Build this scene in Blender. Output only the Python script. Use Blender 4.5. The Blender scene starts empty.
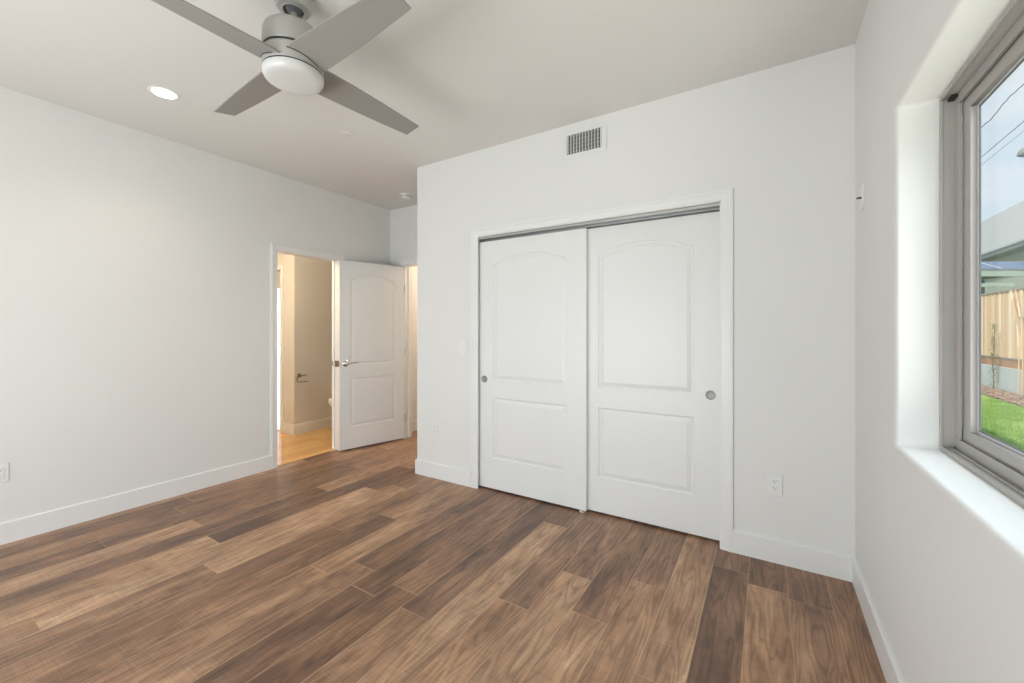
import bpy, bmesh, math, random
from mathutils import Vector, Matrix
random.seed(7)
C = bpy.context.scene.collection
R = math.radians

# ------------------------------------------------------------ camera
F_PX, YAW, CY, CAM_H = 413.53, 31.6437, 330.54, 1.28
cam = bpy.data.cameras.new('camera'); camo = bpy.data.objects.new('camera', cam); C.objects.link(camo)
camo.location = (0, 0, CAM_H); camo.rotation_euler = (R(90), 0, R(YAW))
cam.sensor_width = 36; cam.lens = 36 * F_PX / 1024; cam.clip_start = .02; cam.clip_end = 400
cam.shift_y = (CY - 341.5) / 1024
bpy.context.scene.camera = camo

# ------------------------------------------------------------ room measures
XL, XR, YB, XE, YN, H = -3.902, .384, 2.711, -2.6685, 3.506, 2.74
YNEAR = -1.35                                  # wall behind the camera
WT = .115                                      # inner wall thickness
XO = .584                                      # outer face of the right wall

# ------------------------------------------------------------ view
vs = bpy.context.scene.view_settings
vs.view_transform = 'Standard'; vs.look = 'None'; vs.gamma = 1; vs.use_curve_mapping = False
vs.exposure = 0.0

# ------------------------------------------------------------ sky
w = bpy.data.worlds.new('sky'); bpy.context.scene.world = w; w.use_nodes = True
nt = w.node_tree; nt.nodes.clear()
def N(t, **k):
    n = nt.nodes.new(t)
    for a, b in k.items(): setattr(n, a, b)
    return n
tc = N('ShaderNodeTexCoord'); mp = N('ShaderNodeMapping'); mp.inputs['Scale'].default_value = (1, 1, 2.6)
mp.inputs['Location'].default_value = (.3, .9, .2)
no = N('ShaderNodeTexNoise'); no.inputs['Scale'].default_value = 2.6; no.inputs['Detail'].default_value = 7
cr = N('ShaderNodeValToRGB'); cr.color_ramp.elements[0].position = .36; cr.color_ramp.elements[0].color = (.50, .73, .97, 1)
cr.color_ramp.elements[1].position = .62; cr.color_ramp.elements[1].color = (.86, .92, 1.0, 1)
bg = N('ShaderNodeBackground'); bg.inputs['Strength'].default_value = 1.0
wo = N('ShaderNodeOutputWorld')
nt.links.new(tc.outputs['Generated'], mp.inputs['Vector']); nt.links.new(mp.outputs[0], no.inputs['Vector'])
nt.links.new(no.outputs['Fac'], cr.inputs['Fac']); nt.links.new(cr.outputs[0], bg.inputs['Color']); nt.links.new(bg.outputs[0], wo.inputs['Surface'])

# ------------------------------------------------------------ sun and large lights
def sun(name, direction, strength, col, angle):
    l = bpy.data.lights.new(name, 'SUN'); l.energy = strength; l.color = col; l.angle = R(angle)
    o = bpy.data.objects.new(name, l); C.objects.link(o); o.rotation_euler = Vector(direction).to_track_quat('-Z', 'Y').to_euler(); return o
def area(name, loc, direction, sx, sy, power, col, spread=180):
    l = bpy.data.lights.new(name, 'AREA'); l.shape = 'RECTANGLE'; l.size = sx; l.size_y = sy; l.energy = power; l.color = col; l.spread = R(spread)
    o = bpy.data.objects.new(name, l); C.objects.link(o); o.location = loc
    o.rotation_euler = Vector(direction).to_track_quat('-Z', 'Z').to_euler(); return o
sun('sunlight', (.45, .45, -.77), 3.4, (1, .95, .87), .6)
# added fill from behind the camera, added ceiling uplights, daylight through the right window
area('fill_rear_window', (-2.1, YNEAR - .16, .98), (.05, 1, -.04), 2.6, 1.7, 51, (.86, .92, 1.0))  # fill lamp added outside the unseen rear opening
area('ceiling_fill_rear', (-1.35, YNEAR - .30, .75), (.10, .72, .70), 2.0, 1.0, 61, (1.0, .965, .925))  # uplight added behind the camera to brighten the ceiling
area('ceiling_fill_side', (1.35, .95, .70), (-1, -.08, .80), 1.6, .8, 32, (1.0, .975, .945))  # uplight added outside the right window to brighten the ceiling
area('daylight_side_window', (1.30, 1.25, 2.35), (-.62, -.14, -1), 1.9, 1.2, 48, (.86, .93, 1.0))

# ------------------------------------------------------------ material helpers
def srgb(r, g, b):
    f = lambda c: (c / 255 / 12.92) if c / 255 <= .04045 else ((c / 255 + .055) / 1.055) ** 2.4
    return (f(r), f(g), f(b), 1)
class G:                                       # small node graph builder
    def __init__(s, name):
        s.m = bpy.data.materials.new(name); s.m.use_nodes = True; s.nt = s.m.node_tree
        s.b = s.nt.nodes['Principled BSDF']
    def n(s, t, **k):
        x = s.nt.nodes.new(t)
        for a, b in k.items(): setattr(x, a, b)
        return x
    def l(s, a, b): s.nt.links.new(a, b)
    def math(s, op, a, b=None, c=None):
        x = s.n('ShaderNodeMath', operation=op)
        for i, v in enumerate((a, b, c)):
            if v is None: continue
            if isinstance(v, (int, float)): x.inputs[i].default_value = v
            else: s.l(v, x.inputs[i])
        return x.outputs[0]
    def coord(s): return s.n('ShaderNodeTexCoord').outputs['Object']
    def noise(s, vec, scale, detail=3, rough=.5, dims='3D'):
        x = s.n('ShaderNodeTexNoise', noise_dimensions=dims); s.l(vec, x.inputs['Vector'])
        x.inputs['Scale'].default_value = scale; x.inputs['Detail'].default_value = detail; x.inputs['Roughness'].default_value = rough
        return x.outputs['Fac']
    def mapping(s, vec, scale=(1, 1, 1), loc=(0, 0, 0)):
        x = s.n('ShaderNodeMapping'); s.l(vec, x.inputs['Vector']); x.inputs['Scale'].default_value = scale; x.inputs['Location'].default_value = loc
        return x.outputs[0]
    def ramp(s, fac, stops):
        x = s.n('ShaderNodeValToRGB'); s.l(fac, x.inputs['Fac']); e = x.color_ramp.elements
        e[0].position, e[0].color = stops[0][0], stops[0][1]; e[1].position, e[1].color = stops[-1][0], stops[-1][1]
        for p, c in stops[1:-1]:
            k = e.new(p); k.color = c
        return x.outputs['Color']
    def mix(s, fac, a, b, mode='MIX'):
        x = s.n('ShaderNodeMix', data_type='RGBA', blend_type=mode)
        for sock, v in ((x.inputs[0], fac), (x.inputs[6], a), (x.inputs[7], b)):
            if isinstance(v, (int, float)): sock.default_value = v
            elif isinstance(v, tuple): sock.default_value = v
            else: s.l(v, sock)
        return x.outputs[2]
    def bump(s, h, strength, dist):
        x = s.n('ShaderNodeBump'); s.l(h, x.inputs['Height']); x.inputs['Strength'].default_value = strength; x.inputs['Distance'].default_value = dist
        s.l(x.outputs[0], s.b.inputs['Normal']); return x
    def set(s, **k):
        for a, v in k.items():
            a = a.replace('_', ' ')
            if isinstance(v, (int, float, tuple)): s.b.inputs[a].default_value = v
            else: s.l(v, s.b.inputs[a])
        return s.m

def paint(name, col, rough=.6, bump=.0, scale=220, var=.015):
    g = G(name); co = g.coord()
    f = g.noise(co, 1.3, 2)
    c2 = tuple(x * (1 - var * 3) for x in col[:3]) + (1,)
    g.set(Base_Color=g.mix(f, col, c2), Roughness=rough)
    if bump: g.bump(g.noise(co, scale, 2), bump, .0006)
    return g.m
def metal(name, col, rough=.3, m=1.0):
    g = G(name); f = g.noise(g.coord(), 90, 2)
    g.set(Base_Color=col, Metallic=m, Roughness=g.math('MULTIPLY_ADD', f, .12, rough - .06)); return g.m
def emit(name, col, strength):
    g = G(name); g.set(Base_Color=(.8, .8, .8, 1), Emission_Color=col, Emission_Strength=strength); return g.m

M = {}
M['wall'] = paint('wall paint', (.80, .796, .784, 1), .65, .10)
M['ceiling'] = paint('ceiling paint', (.76, .745, .72, 1), .8, .14, 160)
M['trim'] = paint('trim enamel', (.84, .84, .835, 1), .35)
M['door'] = paint('door enamel', (.83, .83, .825, 1), .38, .05, 300)
M['plastic'] = paint('white plastic', (.84, .84, .83, 1), .35)
M['slot'] = paint('dark slot', (.05, .05, .05, 1), .6)
M['dark'] = paint('recess shade black', (.03, .03, .03, 1), .9)
M['nickel'] = metal('satin nickel', (.62, .60, .57, 1), .32)
M['pull'] = metal('brushed steel pull', (.30, .295, .285, 1), .45, .55)
M['nickel_dark'] = metal('brushed bronze nickel', (.30, .265, .22, 1), .34)
M['chrome'] = metal('polished chrome', (.75, .74, .72, 1), .12)
M['alu'] = metal('track aluminium', (.55, .55, .54, 1), .35)
M['fan_body'] = paint('fan painted nickel', (.46, .455, .43, 1), .42, var=.005); M['fan_body'].node_tree.nodes['Principled BSDF'].inputs['Metallic'].default_value = .35
M['fan_blade'] = paint('fan blade silver grey', (.30, .285, .268, 1), .42, var=.01)
M['frame'] = paint('window vinyl taupe', (.44, .42, .40, 1), .45)
M['frame_light'] = paint('window bead light', (.70, .70, .71, 1), .35)
M['gasket'] = paint('window gasket', (.12, .12, .13, 1), .6)
M['lens'] = (lambda g: g.set(Base_Color=(.66, .66, .65, 1), Roughness=.35, Subsurface_Weight=.0, Coat_Weight=.2))(G('opal glass'))
M['downlight'] = emit('downlight glow', (1, .93, .84, 1), 16)
M['concrete'] = paint('site concrete', (.62, .65, .63, 1), .85, .5, 40, .08)
M['ceramic'] = paint('white ceramic', (.84, .83, .80, 1), .12)

def thin_glass(name, tint=(.96, .98, .97, 1)):
    m = bpy.data.materials.new(name); m.use_nodes = True; t = m.node_tree; t.nodes.clear()
    o = t.nodes.new('ShaderNodeOutputMaterial'); mx = t.nodes.new('ShaderNodeMixShader'); tr = t.nodes.new('ShaderNodeBsdfTransparent')
    gl = t.nodes.new('ShaderNodeBsdfGlossy'); lw = t.nodes.new('ShaderNodeLayerWeight'); lw.inputs['Blend'].default_value = .5
    pw = t.nodes.new('ShaderNodeMath'); pw.operation = 'POWER'; pw.inputs[1].default_value = 5; fr = t.nodes.new('ShaderNodeMath'); fr.operation = 'MULTIPLY_ADD'; fr.inputs[1].default_value = .22; fr.inputs[2].default_value = .03
    t.links.new(lw.outputs['Facing'], pw.inputs[0]); t.links.new(pw.outputs[0], fr.inputs[0])
    tr.inputs['Color'].default_value = tint; gl.inputs['Roughness'].default_value = .01
    t.links.new(fr.outputs[0], mx.inputs[0]); t.links.new(tr.outputs[0], mx.inputs[1]); t.links.new(gl.outputs[0], mx.inputs[2]); t.links.new(mx.outputs[0], o.inputs['Surface'])
    return m
M['glass'] = thin_glass('window glass')

def plank_floor(name, width, offset, length, tones, seam_col, rough, sat_grain=1.0, axis='Y', cool_tint=(.74, .82, 1.0, 1)):
    g = G(name); co = g.coord(); sp = g.n('ShaderNodeSeparateXYZ'); g.l(co, sp.inputs[0])
    x, y = (sp.outputs['X'], sp.outputs['Y']) if axis == 'Y' else (sp.outputs['Y'], sp.outputs['X'])
    u = g.math('DIVIDE', g.math('SUBTRACT', x, offset), width)
    row = g.math('FLOOR', u); fu = g.math('SUBTRACT', u, row)
    wn = g.n('ShaderNodeTexWhiteNoise', noise_dimensions='1D'); g.l(row, wn.inputs['W'])
    # board lengths vary: warp the running coordinate differently in each row
    cv0 = g.n('ShaderNodeCombineXYZ'); g.l(g.math('MULTIPLY', y, .55), cv0.inputs[0]); g.l(g.math('MULTIPLY', row, 7.31), cv0.inputs[1])
    warp = g.noise(cv0.outputs[0], 1.0, 1)
    v = g.math('ADD', g.math('ADD', g.math('DIVIDE', y, length), g.math('MULTIPLY', wn.outputs['Value'], 9.7)), g.math('MULTIPLY', warp, 1.3))
    col_ = g.math('FLOOR', v); fv = g.math('SUBTRACT', v, col_)
    idv = g.n('ShaderNodeCombineXYZ'); g.l(row, idv.inputs[0]); g.l(col_, idv.inputs[1])
    w2 = g.n('ShaderNodeTexWhiteNoise', noise_dimensions='2D'); g.l(idv.outputs[0], w2.inputs['Vector'])
    r1 = w2.outputs['Value']; sc = g.n('ShaderNodeSeparateColor'); g.l(w2.outputs['Color'], sc.inputs[0]); r2, r3 = sc.outputs[1], sc.outputs[2]
    # seam mask
    eu = g.math('MULTIPLY', g.math('MINIMUM', fu, g.math('SUBTRACT', 1, fu)), width)
    ev = g.math('MULTIPLY', g.math('MINIMUM', fv, g.math('SUBTRACT', 1, fv)), length)
    e = g.math('MINIMUM', eu, ev)
    mr = g.n('ShaderNodeMapRange'); g.l(e, mr.inputs['Value']); mr.inputs['From Min'].default_value = .0008; mr.inputs['From Max'].default_value = .0032
    seam = mr.outputs['Result']
    # grain coordinates shifted per board
    sh = g.n('ShaderNodeCombineXYZ'); g.l(g.math('ADD', x, g.math('MULTIPLY', r1, 13)), sh.inputs[0]); g.l(g.math('ADD', y, g.math('MULTIPLY', r2, 31)), sh.inputs[1]); g.l(g.math('MULTIPLY', r3, 5), sh.inputs[2])
    P = sh.outputs[0]
    blot = g.noise(g.mapping(P, (7, 2.2, 1)), 1.0, 5, .6)
    hue = g.noise(g.mapping(P, (4, 1.3, 1)), 1.3, 2)
    gw = g.noise(g.mapping(P, (8, .9, 1)), 1.0, 3, .45)
    rings = g.math('SINE', g.math('MULTIPLY', gw, 95))
    rings = g.math('POWER', g.math('MULTIPLY_ADD', rings, .5, .5), 2.5)
    fine = g.noise(g.mapping(P, (150, 5, 1)), 1.0, 4, .65)
    streak = g.noise(g.mapping(P, (38, 1.6, 1)), 1.0, 3, .6)
    saw = g.noise(g.mapping(P, (5, 170, 1)), 1.0, 3, .65)
    tone = g.math('ADD', g.math('MULTIPLY', r1, .44), g.math('MULTIPLY', blot, 1.05))
    tone = g.math('SUBTRACT', tone, .24)
    base = g.ramp(tone, tones)
    cool = g.math('MULTIPLY', g.math('ADD', g.math('MULTIPLY', r3, .6), g.math('MULTIPLY', hue, .8)), .55)
    base = g.mix(cool, base, g.mix(1.0, base, cool_tint, 'MULTIPLY'))
    k = g.math('MULTIPLY_ADD', fine, .55 * sat_grain, 1 - .27 * sat_grain)
    k = g.math('MULTIPLY', k, g.math('MULTIPLY_ADD', streak, .9 * sat_grain, 1 - .45 * sat_grain))
    k = g.math('MULTIPLY', k, g.math('MULTIPLY_ADD', saw, .62 * sat_grain, 1 - .31 * sat_grain))
    k = g.math('MULTIPLY', k, g.math('MULTIPLY_ADD', rings, -.32 * sat_grain, 1 + .05 * sat_grain))
    kc = g.n('ShaderNodeCombineXYZ'); [g.l(k, kc.inputs[i]) for i in range(3)]
    colr = g.mix(1.0, base, kc.outputs[0], 'MULTIPLY')
    # knots
    vo = g.n('ShaderNodeTexVoronoi'); g.l(g.mapping(P, (2.4, .9, 1)), vo.inputs['Vector']); vo.inputs['Scale'].default_value = 1.0
    kn = g.n('ShaderNodeMapRange'); g.l(vo.outputs['Distance'], kn.inputs['Value']); kn.inputs['From Min'].default_value = .012; kn.inputs['From Max'].default_value = .05
    kn.inputs['To Min'].default_value = .75; kn.inputs['To Max'].default_value = 0
    if sat_grain > .5: colr = g.mix(kn.outputs['Result'], colr, (.03, .018, .012, 1))
    colr = g.mix(g.math('MULTIPLY', g.math('SUBTRACT', 1, seam), g.math('MULTIPLY', g.noise(g.mapping(co, (6, .8, 1)), 1.0, 2), 1.1)), colr, seam_col)
    g.set(Base_Color=colr, Roughness=g.math('MULTIPLY_ADD', blot, .16, rough - .08))
    hgt = g.math('ADD', seam, g.math('ADD', g.math('MULTIPLY', fine, .25), g.math('MULTIPLY', saw, .35)))
    g.bump(hgt, .35, .0012)
    return g.m
M['floor'] = plank_floor('hickory planks', .17, .089, 1.5,
    [(0.0, srgb(80, 58, 48)), (.28, srgb(122, 89, 68)), (.5, srgb(158, 118, 88)), (.72, srgb(188, 146, 110)), (1.0, srgb(222, 184, 146))], srgb(200, 164, 130), .40)  # pale seam colour paints in the highlight along the board bevels
M['bath_floor'] = plank_floor('light oak planks', .15, .0, 1.1,
    [(0.0, srgb(230, 166, 94)), (.5, srgb(240, 184, 112)), (1.0, srgb(248, 204, 136))], srgb(170, 125, 80), .20, .25)

# ------------------------------------------------------------ geometry helpers
def box(bm, x0, x1, y0, y1, z0, z1):
    v = [bm.verts.new(p) for p in ((x0, y0, z0), (x1, y0, z0), (x1, y1, z0), (x0, y1, z0), (x0, y0, z1), (x1, y0, z1), (x1, y1, z1), (x0, y1, z1))]
    for f in ((0, 3, 2, 1), (4, 5, 6, 7), (0, 1, 5, 4), (1, 2, 6, 5), (2, 3, 7, 6), (3, 0, 4, 7)): bm.faces.new([v[i] for i in f])
    return v
def prism(bm, pts, z0, z1, f=lambda a, b, c: (a, b, c)):      # extrude a 2-D outline between two levels through a mapping f
    a = [bm.verts.new(f(x, y, z0)) for x, y in pts]; b = [bm.verts.new(f(x, y, z1)) for x, y in pts]
    n = len(pts); bm.faces.new(a); bm.faces.new(list(reversed(b)))
    for i in range(n): bm.faces.new([a[i], b[i], b[(i + 1) % n], a[(i + 1) % n]])
def lathe(bm, prof, seg=48, f=lambda x, y, z: (x, y, z)):     # prof: (radius, height) from one axis end to the other
    rings = []
    for r, z in prof:
        if r < 1e-6: rings.append([bm.verts.new(f(0, 0, z))])
        else: rings.append([bm.verts.new(f(r * math.cos(2 * math.pi * i / seg), r * math.sin(2 * math.pi * i / seg), z)) for i in range(seg)])
    for a, b in zip(rings, rings[1:]):
        for i in range(seg):
            j = (i + 1) % seg
            if len(a) == 1 and len(b) == 1: continue
            if len(a) == 1: bm.faces.new([a[0], b[i], b[j]])
            elif len(b) == 1: bm.faces.new([a[i], b[0], a[j]])
            else: bm.faces.new([a[i], b[i], b[j], a[j]])
def tube(bm, pts, rad, seg=10, cap=True):
    pts = [Vector(p) for p in pts]; rings = []
    for i, p in enumerate(pts):
        d = (pts[min(i + 1, len(pts) - 1)] - pts[max(i - 1, 0)]).normalized()
        up = Vector((0, 0, 1)) if abs(d.z) < .95 else Vector((1, 0, 0))
        s = d.cross(up).normalized(); t = s.cross(d)
        r = rad[i] if isinstance(rad, (list, tuple)) else rad
        rings.append([bm.verts.new(p + (s * math.cos(2 * math.pi * k / seg) + t * math.sin(2 * math.pi * k / seg)) * r) for k in range(seg)])
    for a, b in zip(rings, rings[1:]):
        for k in range(seg): bm.faces.new([a[k], a[(k + 1) % seg], b[(k + 1) % seg], b[k]])
    if cap: bm.faces.new(rings[0]); bm.faces.new(list(reversed(rings[-1])))
def obj(name, bm, m, parent=None, smooth=None, bevel=0, bseg=2, loc=None, rot=None):
    bmesh.ops.remove_doubles(bm, verts=bm.verts, dist=1e-6)
    bmesh.ops.recalc_face_normals(bm, faces=bm.faces)
    me = bpy.data.meshes.new(name); bm.to_mesh(me); bm.free()
    o = bpy.data.objects.new(name, me); C.objects.link(o); me.materials.append(m)
    if parent: o.parent = parent
    if loc is not None: o.location = loc
    if rot is not None: o.rotation_euler = rot
    if bevel:
        b = o.modifiers.new('bevel', 'BEVEL'); b.width = bevel; b.segments = bseg; b.limit_method = 'ANGLE'; b.angle_limit = R(40)
    if smooth is not None or bevel:
        for p in me.polygons: p.use_smooth = True
        es = me.edges; bm2 = bmesh.new(); bm2.from_mesh(me); lim = R(smooth if smooth is not None else 30)
        for e in bm2.edges:
            e.smooth = len(e.link_faces) == 2 and e.calc_face_angle(0) < lim
        bm2.to_mesh(me); bm2.free()
        if bevel:
            wn = o.modifiers.new('wn', 'WEIGHTED_NORMAL'); wn.keep_sharp = False
            for e in me.edges: e.use_edge_sharp = False
    return o
def boxes(name, lst, m, parent=None, **k):
    bm = bmesh.new()
    for b in lst: box(bm, *b)
    return obj(name, bm, m, parent, **k)
def struct(o, label=None, cat=None):
    o['kind'] = 'structure'
    if label: o['label'] = label
    if cat: o['category'] = cat
    return o
def empty(name, loc, label=None, cat=None, rot=(0, 0, 0), group=None, kind=None):
    o = bpy.data.objects.new(name, None); C.objects.link(o); o.location = loc; o.rotation_euler = rot; o.empty_display_size = .1
    if label: o['label'] = label
    if cat: o['category'] = cat
    if group: o['group'] = group
    if kind: o['kind'] = kind
    return o
def tag(o, label, cat, group=None, kind=None):
    o['label'] = label; o['category'] = cat
    if group: o['group'] = group
    if kind: o['kind'] = kind
    return o

# ============================================================ room shell
struct(boxes('floor', [(XL - WT * .35, XR + .05, YNEAR - .1, 4.6, -.06, 0), (-3.95, -2.4, 4.6, 6.3, -.06, 0)], M['floor']), 'brown hickory plank floor of the bedroom and hall', 'floor')
struct(boxes('ceiling', [(XL - WT, XO, YNEAR - .1, YN + WT, H, H + .1)], M['ceiling']), 'smooth off-white bedroom ceiling', 'ceiling')

BY0, BY1, BZ = 2.138, 2.800, 2.032            # bathroom doorway in the left wall
struct(boxes('wall_left', [(XL - WT, XL, YNEAR - .1, BY0, 0, H), (XL - WT, XL, BY1, YN, 0, H), (XL - WT, XL, BY0, BY1, BZ, H)], M['wall']), 'long white wall on the left with the bathroom doorway', 'wall')
CX0, CX1, CZ = -2.022, -.232, 2.040            # closet opening
struct(boxes('wall_closet', [(XE, CX0, YB, YB + WT, 0, H), (CX1, XO, YB, YB + WT, 0, H), (CX0, CX1, YB, YB + WT, CZ, H),
       (XE, XE + WT, YB + WT, YN + WT, 0, H), (XE + WT, XO, 3.42, 3.5, 0, H)], M['wall']), 'white wall around the closet opening', 'wall')
NX0, NX1, NZ = -3.655, -2.90, 2.055            # bedroom doorway
struct(boxes('wall_recess', [(XL - WT, NX0, YN, YN + WT, 0, H), (NX1, XE, YN, YN + WT, 0, H), (NX0, NX1, YN, YN + WT, NZ, H)], M['wall']), 'white wall at the back of the entry recess', 'wall')

# right wall: one solid with a round-edged window opening
WY0, WY1, WZ0, WZ1 = .11, 1.953, .877, 2.066
bm = bmesh.new()
outer = [(YNEAR - .1, 0), (YB, 0), (YB, H), (YNEAR - .1, H)]; inner = [(WY0, WZ0), (WY1, WZ0), (WY1, WZ1), (WY0, WZ1)]
fo = [bm.verts.new((XR, y, z)) for y, z in outer]; fi = [bm.verts.new((XR, y, z)) for y, z in inner]
bo = [bm.verts.new((XO, y, z)) for y, z in outer]; bi = [bm.verts.new((XO, y, z)) for y, z in inner]
for i in range(4):
    j = (i + 1) % 4
    bm.faces.new([fo[i], fo[j], fi[j], fi[i]]); bm.faces.new([bo[i], bi[i], bi[j], bo[j]])
    bm.faces.new([fi[i], fi[j], bi[j], bi[i]]); bm.faces.new([fo[i], bo[i], bo[j], fo[j]])
bmesh.ops.recalc_face_normals(bm, faces=bm.faces)
ed = [e for e in bm.edges if (e.verts[0] in fi and e.verts[1] in fi) or (e.verts[0] in fi and e.verts[1] in bi) or (e.verts[1] in fi and e.verts[0] in bi)]
bmesh.ops.bevel(bm, geom=ed, offset=.016, segments=5, affect='EDGES', profile=.5)
wr = struct(obj('wall_right', bm, M['wall'], smooth=40), 'white wall on the right with the round-edged window opening', 'wall')

# wall behind the camera with a wide opening added for the fill light
RX0, RX1, RZ0, RZ1 = -3.45, -.75, .06, 2.10
struct(boxes('wall_rear', [(XL - WT, RX0, YNEAR - .12, YNEAR, 0, H), (RX1, XO, YNEAR - .12, YNEAR, 0, H), (RX0, RX1, YNEAR - .12, YNEAR, 0, RZ0), (RX0, RX1, YNEAR - .12, YNEAR, RZ1, H)], M['wall']), 'white wall behind the viewer', 'wall')

# baseboards: small chamfer on top
def base(name, pts_runs, label):
    bm = bmesh.new()
    for (a, b, nrm, m0, m1) in pts_runs:       # a, b on the wall line; nrm into the room; mitre flags
        a, b, nrm = Vector(a), Vector(b), Vector(nrm); t, h = .014, .128
        d = (b - a).normalized()
        prof = [(0, 0), (t, 0), (t, h - .004), (t - .004, h), (0, h)]
        ra, rb = [], []
        for (o_, z) in prof:
            pa = a + nrm * o_ + d * (o_ * m0); pb = b + nrm * o_ - d * (o_ * m1)
            ra.append(bm.verts.new((pa.x, pa.y, z))); rb.append(bm.verts.new((pb.x, pb.y, z)))
        bm.faces.new(ra); bm.faces.new(list(reversed(rb)))
        for i in range(5): bm.faces.new([ra[i], rb[i], rb[(i + 1) % 5], ra[(i + 1) % 5]])
    return struct(obj(name, bm, M['trim']), label, 'baseboard')
CW = .058                                      # casing width
base('baseboard_left', [((XL, YNEAR), (XL, BY0 - CW), (1, 0), 1, 0), ((XL, BY1 + CW), (XL, YN), (1, 0), 0, 1)], 'white baseboard along the left wall')
base('baseboard_closet', [((XE, YB), (CX0 - .037, YB), (0, -1), -1, 0), ((CX1 + .066, YB), (XR, YB), (0, -1), 0, 1), ((XE, YN), (XE, YB), (-1, 0), 1, -1)], 'white baseboard along the closet wall')
base('baseboard_right', [((XR, YB), (XR, YNEAR), (-1, 0), 1, 1)], 'white baseboard under the window on the right wall')
base('baseboard_recess', [((XL, YN), (NX0 - CW, YN), (0, -1), 1, 0), ((NX1 + CW, YN), (XE, YN), (0, -1), 0, 1)], 'white baseboard in the entry recess')

# casings with a stepped profile, mitred as a frame around an opening
def casing(name, u0, u1, zt, fmap, m=M['trim'], width=CW, label=''):
    # profile: (distance from opening edge, thickness off the wall)
    prof = [(0, 0), (0, .008), (.006, .011), (width * .62, .013), (width * .66, .016), (width * .84, .017), (width * .88, .0145), (width, .0145), (width, 0)]
    bm = bmesh.new(); secs = []
    for (su, zz, du, dz) in ((u0, 0, -1, 0), (u0, zt, -1, 1), (u1, zt, 1, 1), (u1, 0, 1, 0)):
        secs.append([bm.verts.new(fmap(su + du * p, zz + dz * p, t)) for p, t in prof])
    n = len(prof)
    for a, b in zip(secs, secs[1:]):
        for i in range(n): bm.faces.new([a[i], b[i], b[(i + 1) % n], a[(i + 1) % n]])
    bm.faces.new(secs[0]); bm.faces.new(list(reversed(secs[-1])))
    return struct(obj(name, bm, m), label, 'trim')
casing('trim_1', CX0 + .031, CX1, CZ, lambda u, z, t: (u, YB - t, z), width=.066, label='white stepped casing around the closet doors')
casing('trim_2', BY0, BY1, BZ, lambda u, z, t: (XL + t, u, z), label='white casing around the bathroom doorway')
casing('trim_3', NX0, NX1, NZ, lambda u, z, t: (u, YN - t, z), label='white casing around the bedroom doorway in the recess')
# door linings
JT = .004
j = struct(boxes('trim_4', [(XL - WT - .002, XL + .001, BY1 - JT, BY1, 0, BZ), (XL - WT - .002, XL + .001, BY0, BY0 + JT, 0, BZ), (XL - WT - .002, XL + .001, BY0 + JT, BY1 - JT, BZ - JT, BZ),
       (XL - WT + .038, XL - WT + .05, BY1 - .014, BY1 - JT, 0, BZ), (XL - WT + .038, XL - WT + .05, BY0 + JT, BY0 + .014, 0, BZ)], M['trim']), 'white lining of the bathroom doorway', 'trim')
# strike plate on that lining
boxes('strike_plate', [(XL - .112, XL - .070, BY1 - .0062, BY1 - .0035, .900, .948), (XL - .070, XL + .008, BY1 - .0080, BY1 - .0035, .890, .956)], M['nickel_dark'], j, bevel=.001)
struct(boxes('trim_5', [(NX0, NX0 + JT, YN - .001, YN + WT + .001, 0, NZ), (NX1 - JT, NX1, YN - .001, YN + WT + .001, 0, NZ), (NX0, NX1, YN - .001, YN + WT + .001, NZ - JT, NZ), (NX0 + JT, NX0 + .014, YN + .05, YN + .085, 0, NZ)], M['trim']), 'white lining of the bedroom doorway', 'trim')
struct(boxes('trim_6', [(CX0 - .001, CX0 + JT, YB - .001, YB + WT, 0, CZ), (CX1 - JT, CX1 + .001, YB - .001, YB + WT, 0, CZ), (CX0, CX1, YB - .001, YB + WT, CZ - JT, CZ)], M['trim']), 'white lining of the closet opening', 'trim')
# double sliding-door track under the closet head
bm = bmesh.new()
x0, x1 = CX0 + JT, CX1 - JT
for b in ((x0, x1, YB + .003, YB + .096, CZ - JT - .003, CZ - JT), (x0, x1, YB + .003, YB + .0055, CZ - .022, CZ - JT), (x0, x1, YB + .0055, YB + .014, CZ - .022, CZ - .0195),
          (x0, x1, YB + .052, YB + .0545, CZ - .033, CZ - JT), (x0, x1, YB + .0545, YB + .060, CZ - .033, CZ - .0305), (x0, x1, YB + .094, YB + .096, CZ - .033, CZ - JT)): box(bm, *b)
tag(obj('door_track', bm, M['alu']), 'grey metal sliding track along the head of the closet opening', 'track')
# floor guide between the sliding doors
gd = boxes('door_guide', [(-1.128, -1.092, YB + .024, YB + .110, 0, .003), (-1.122, -1.110, YB + .020, YB + .0250, 0, .022), (-1.122, -1.110, YB + .0630, YB + .0680, 0, .026), (-1.122, -1.110, YB + .105, YB + .110, 0, .026)], M['plastic'], bevel=.0008)
tag(gd, 'small white plastic floor guide under the meeting closet doors', 'door guide')

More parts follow.
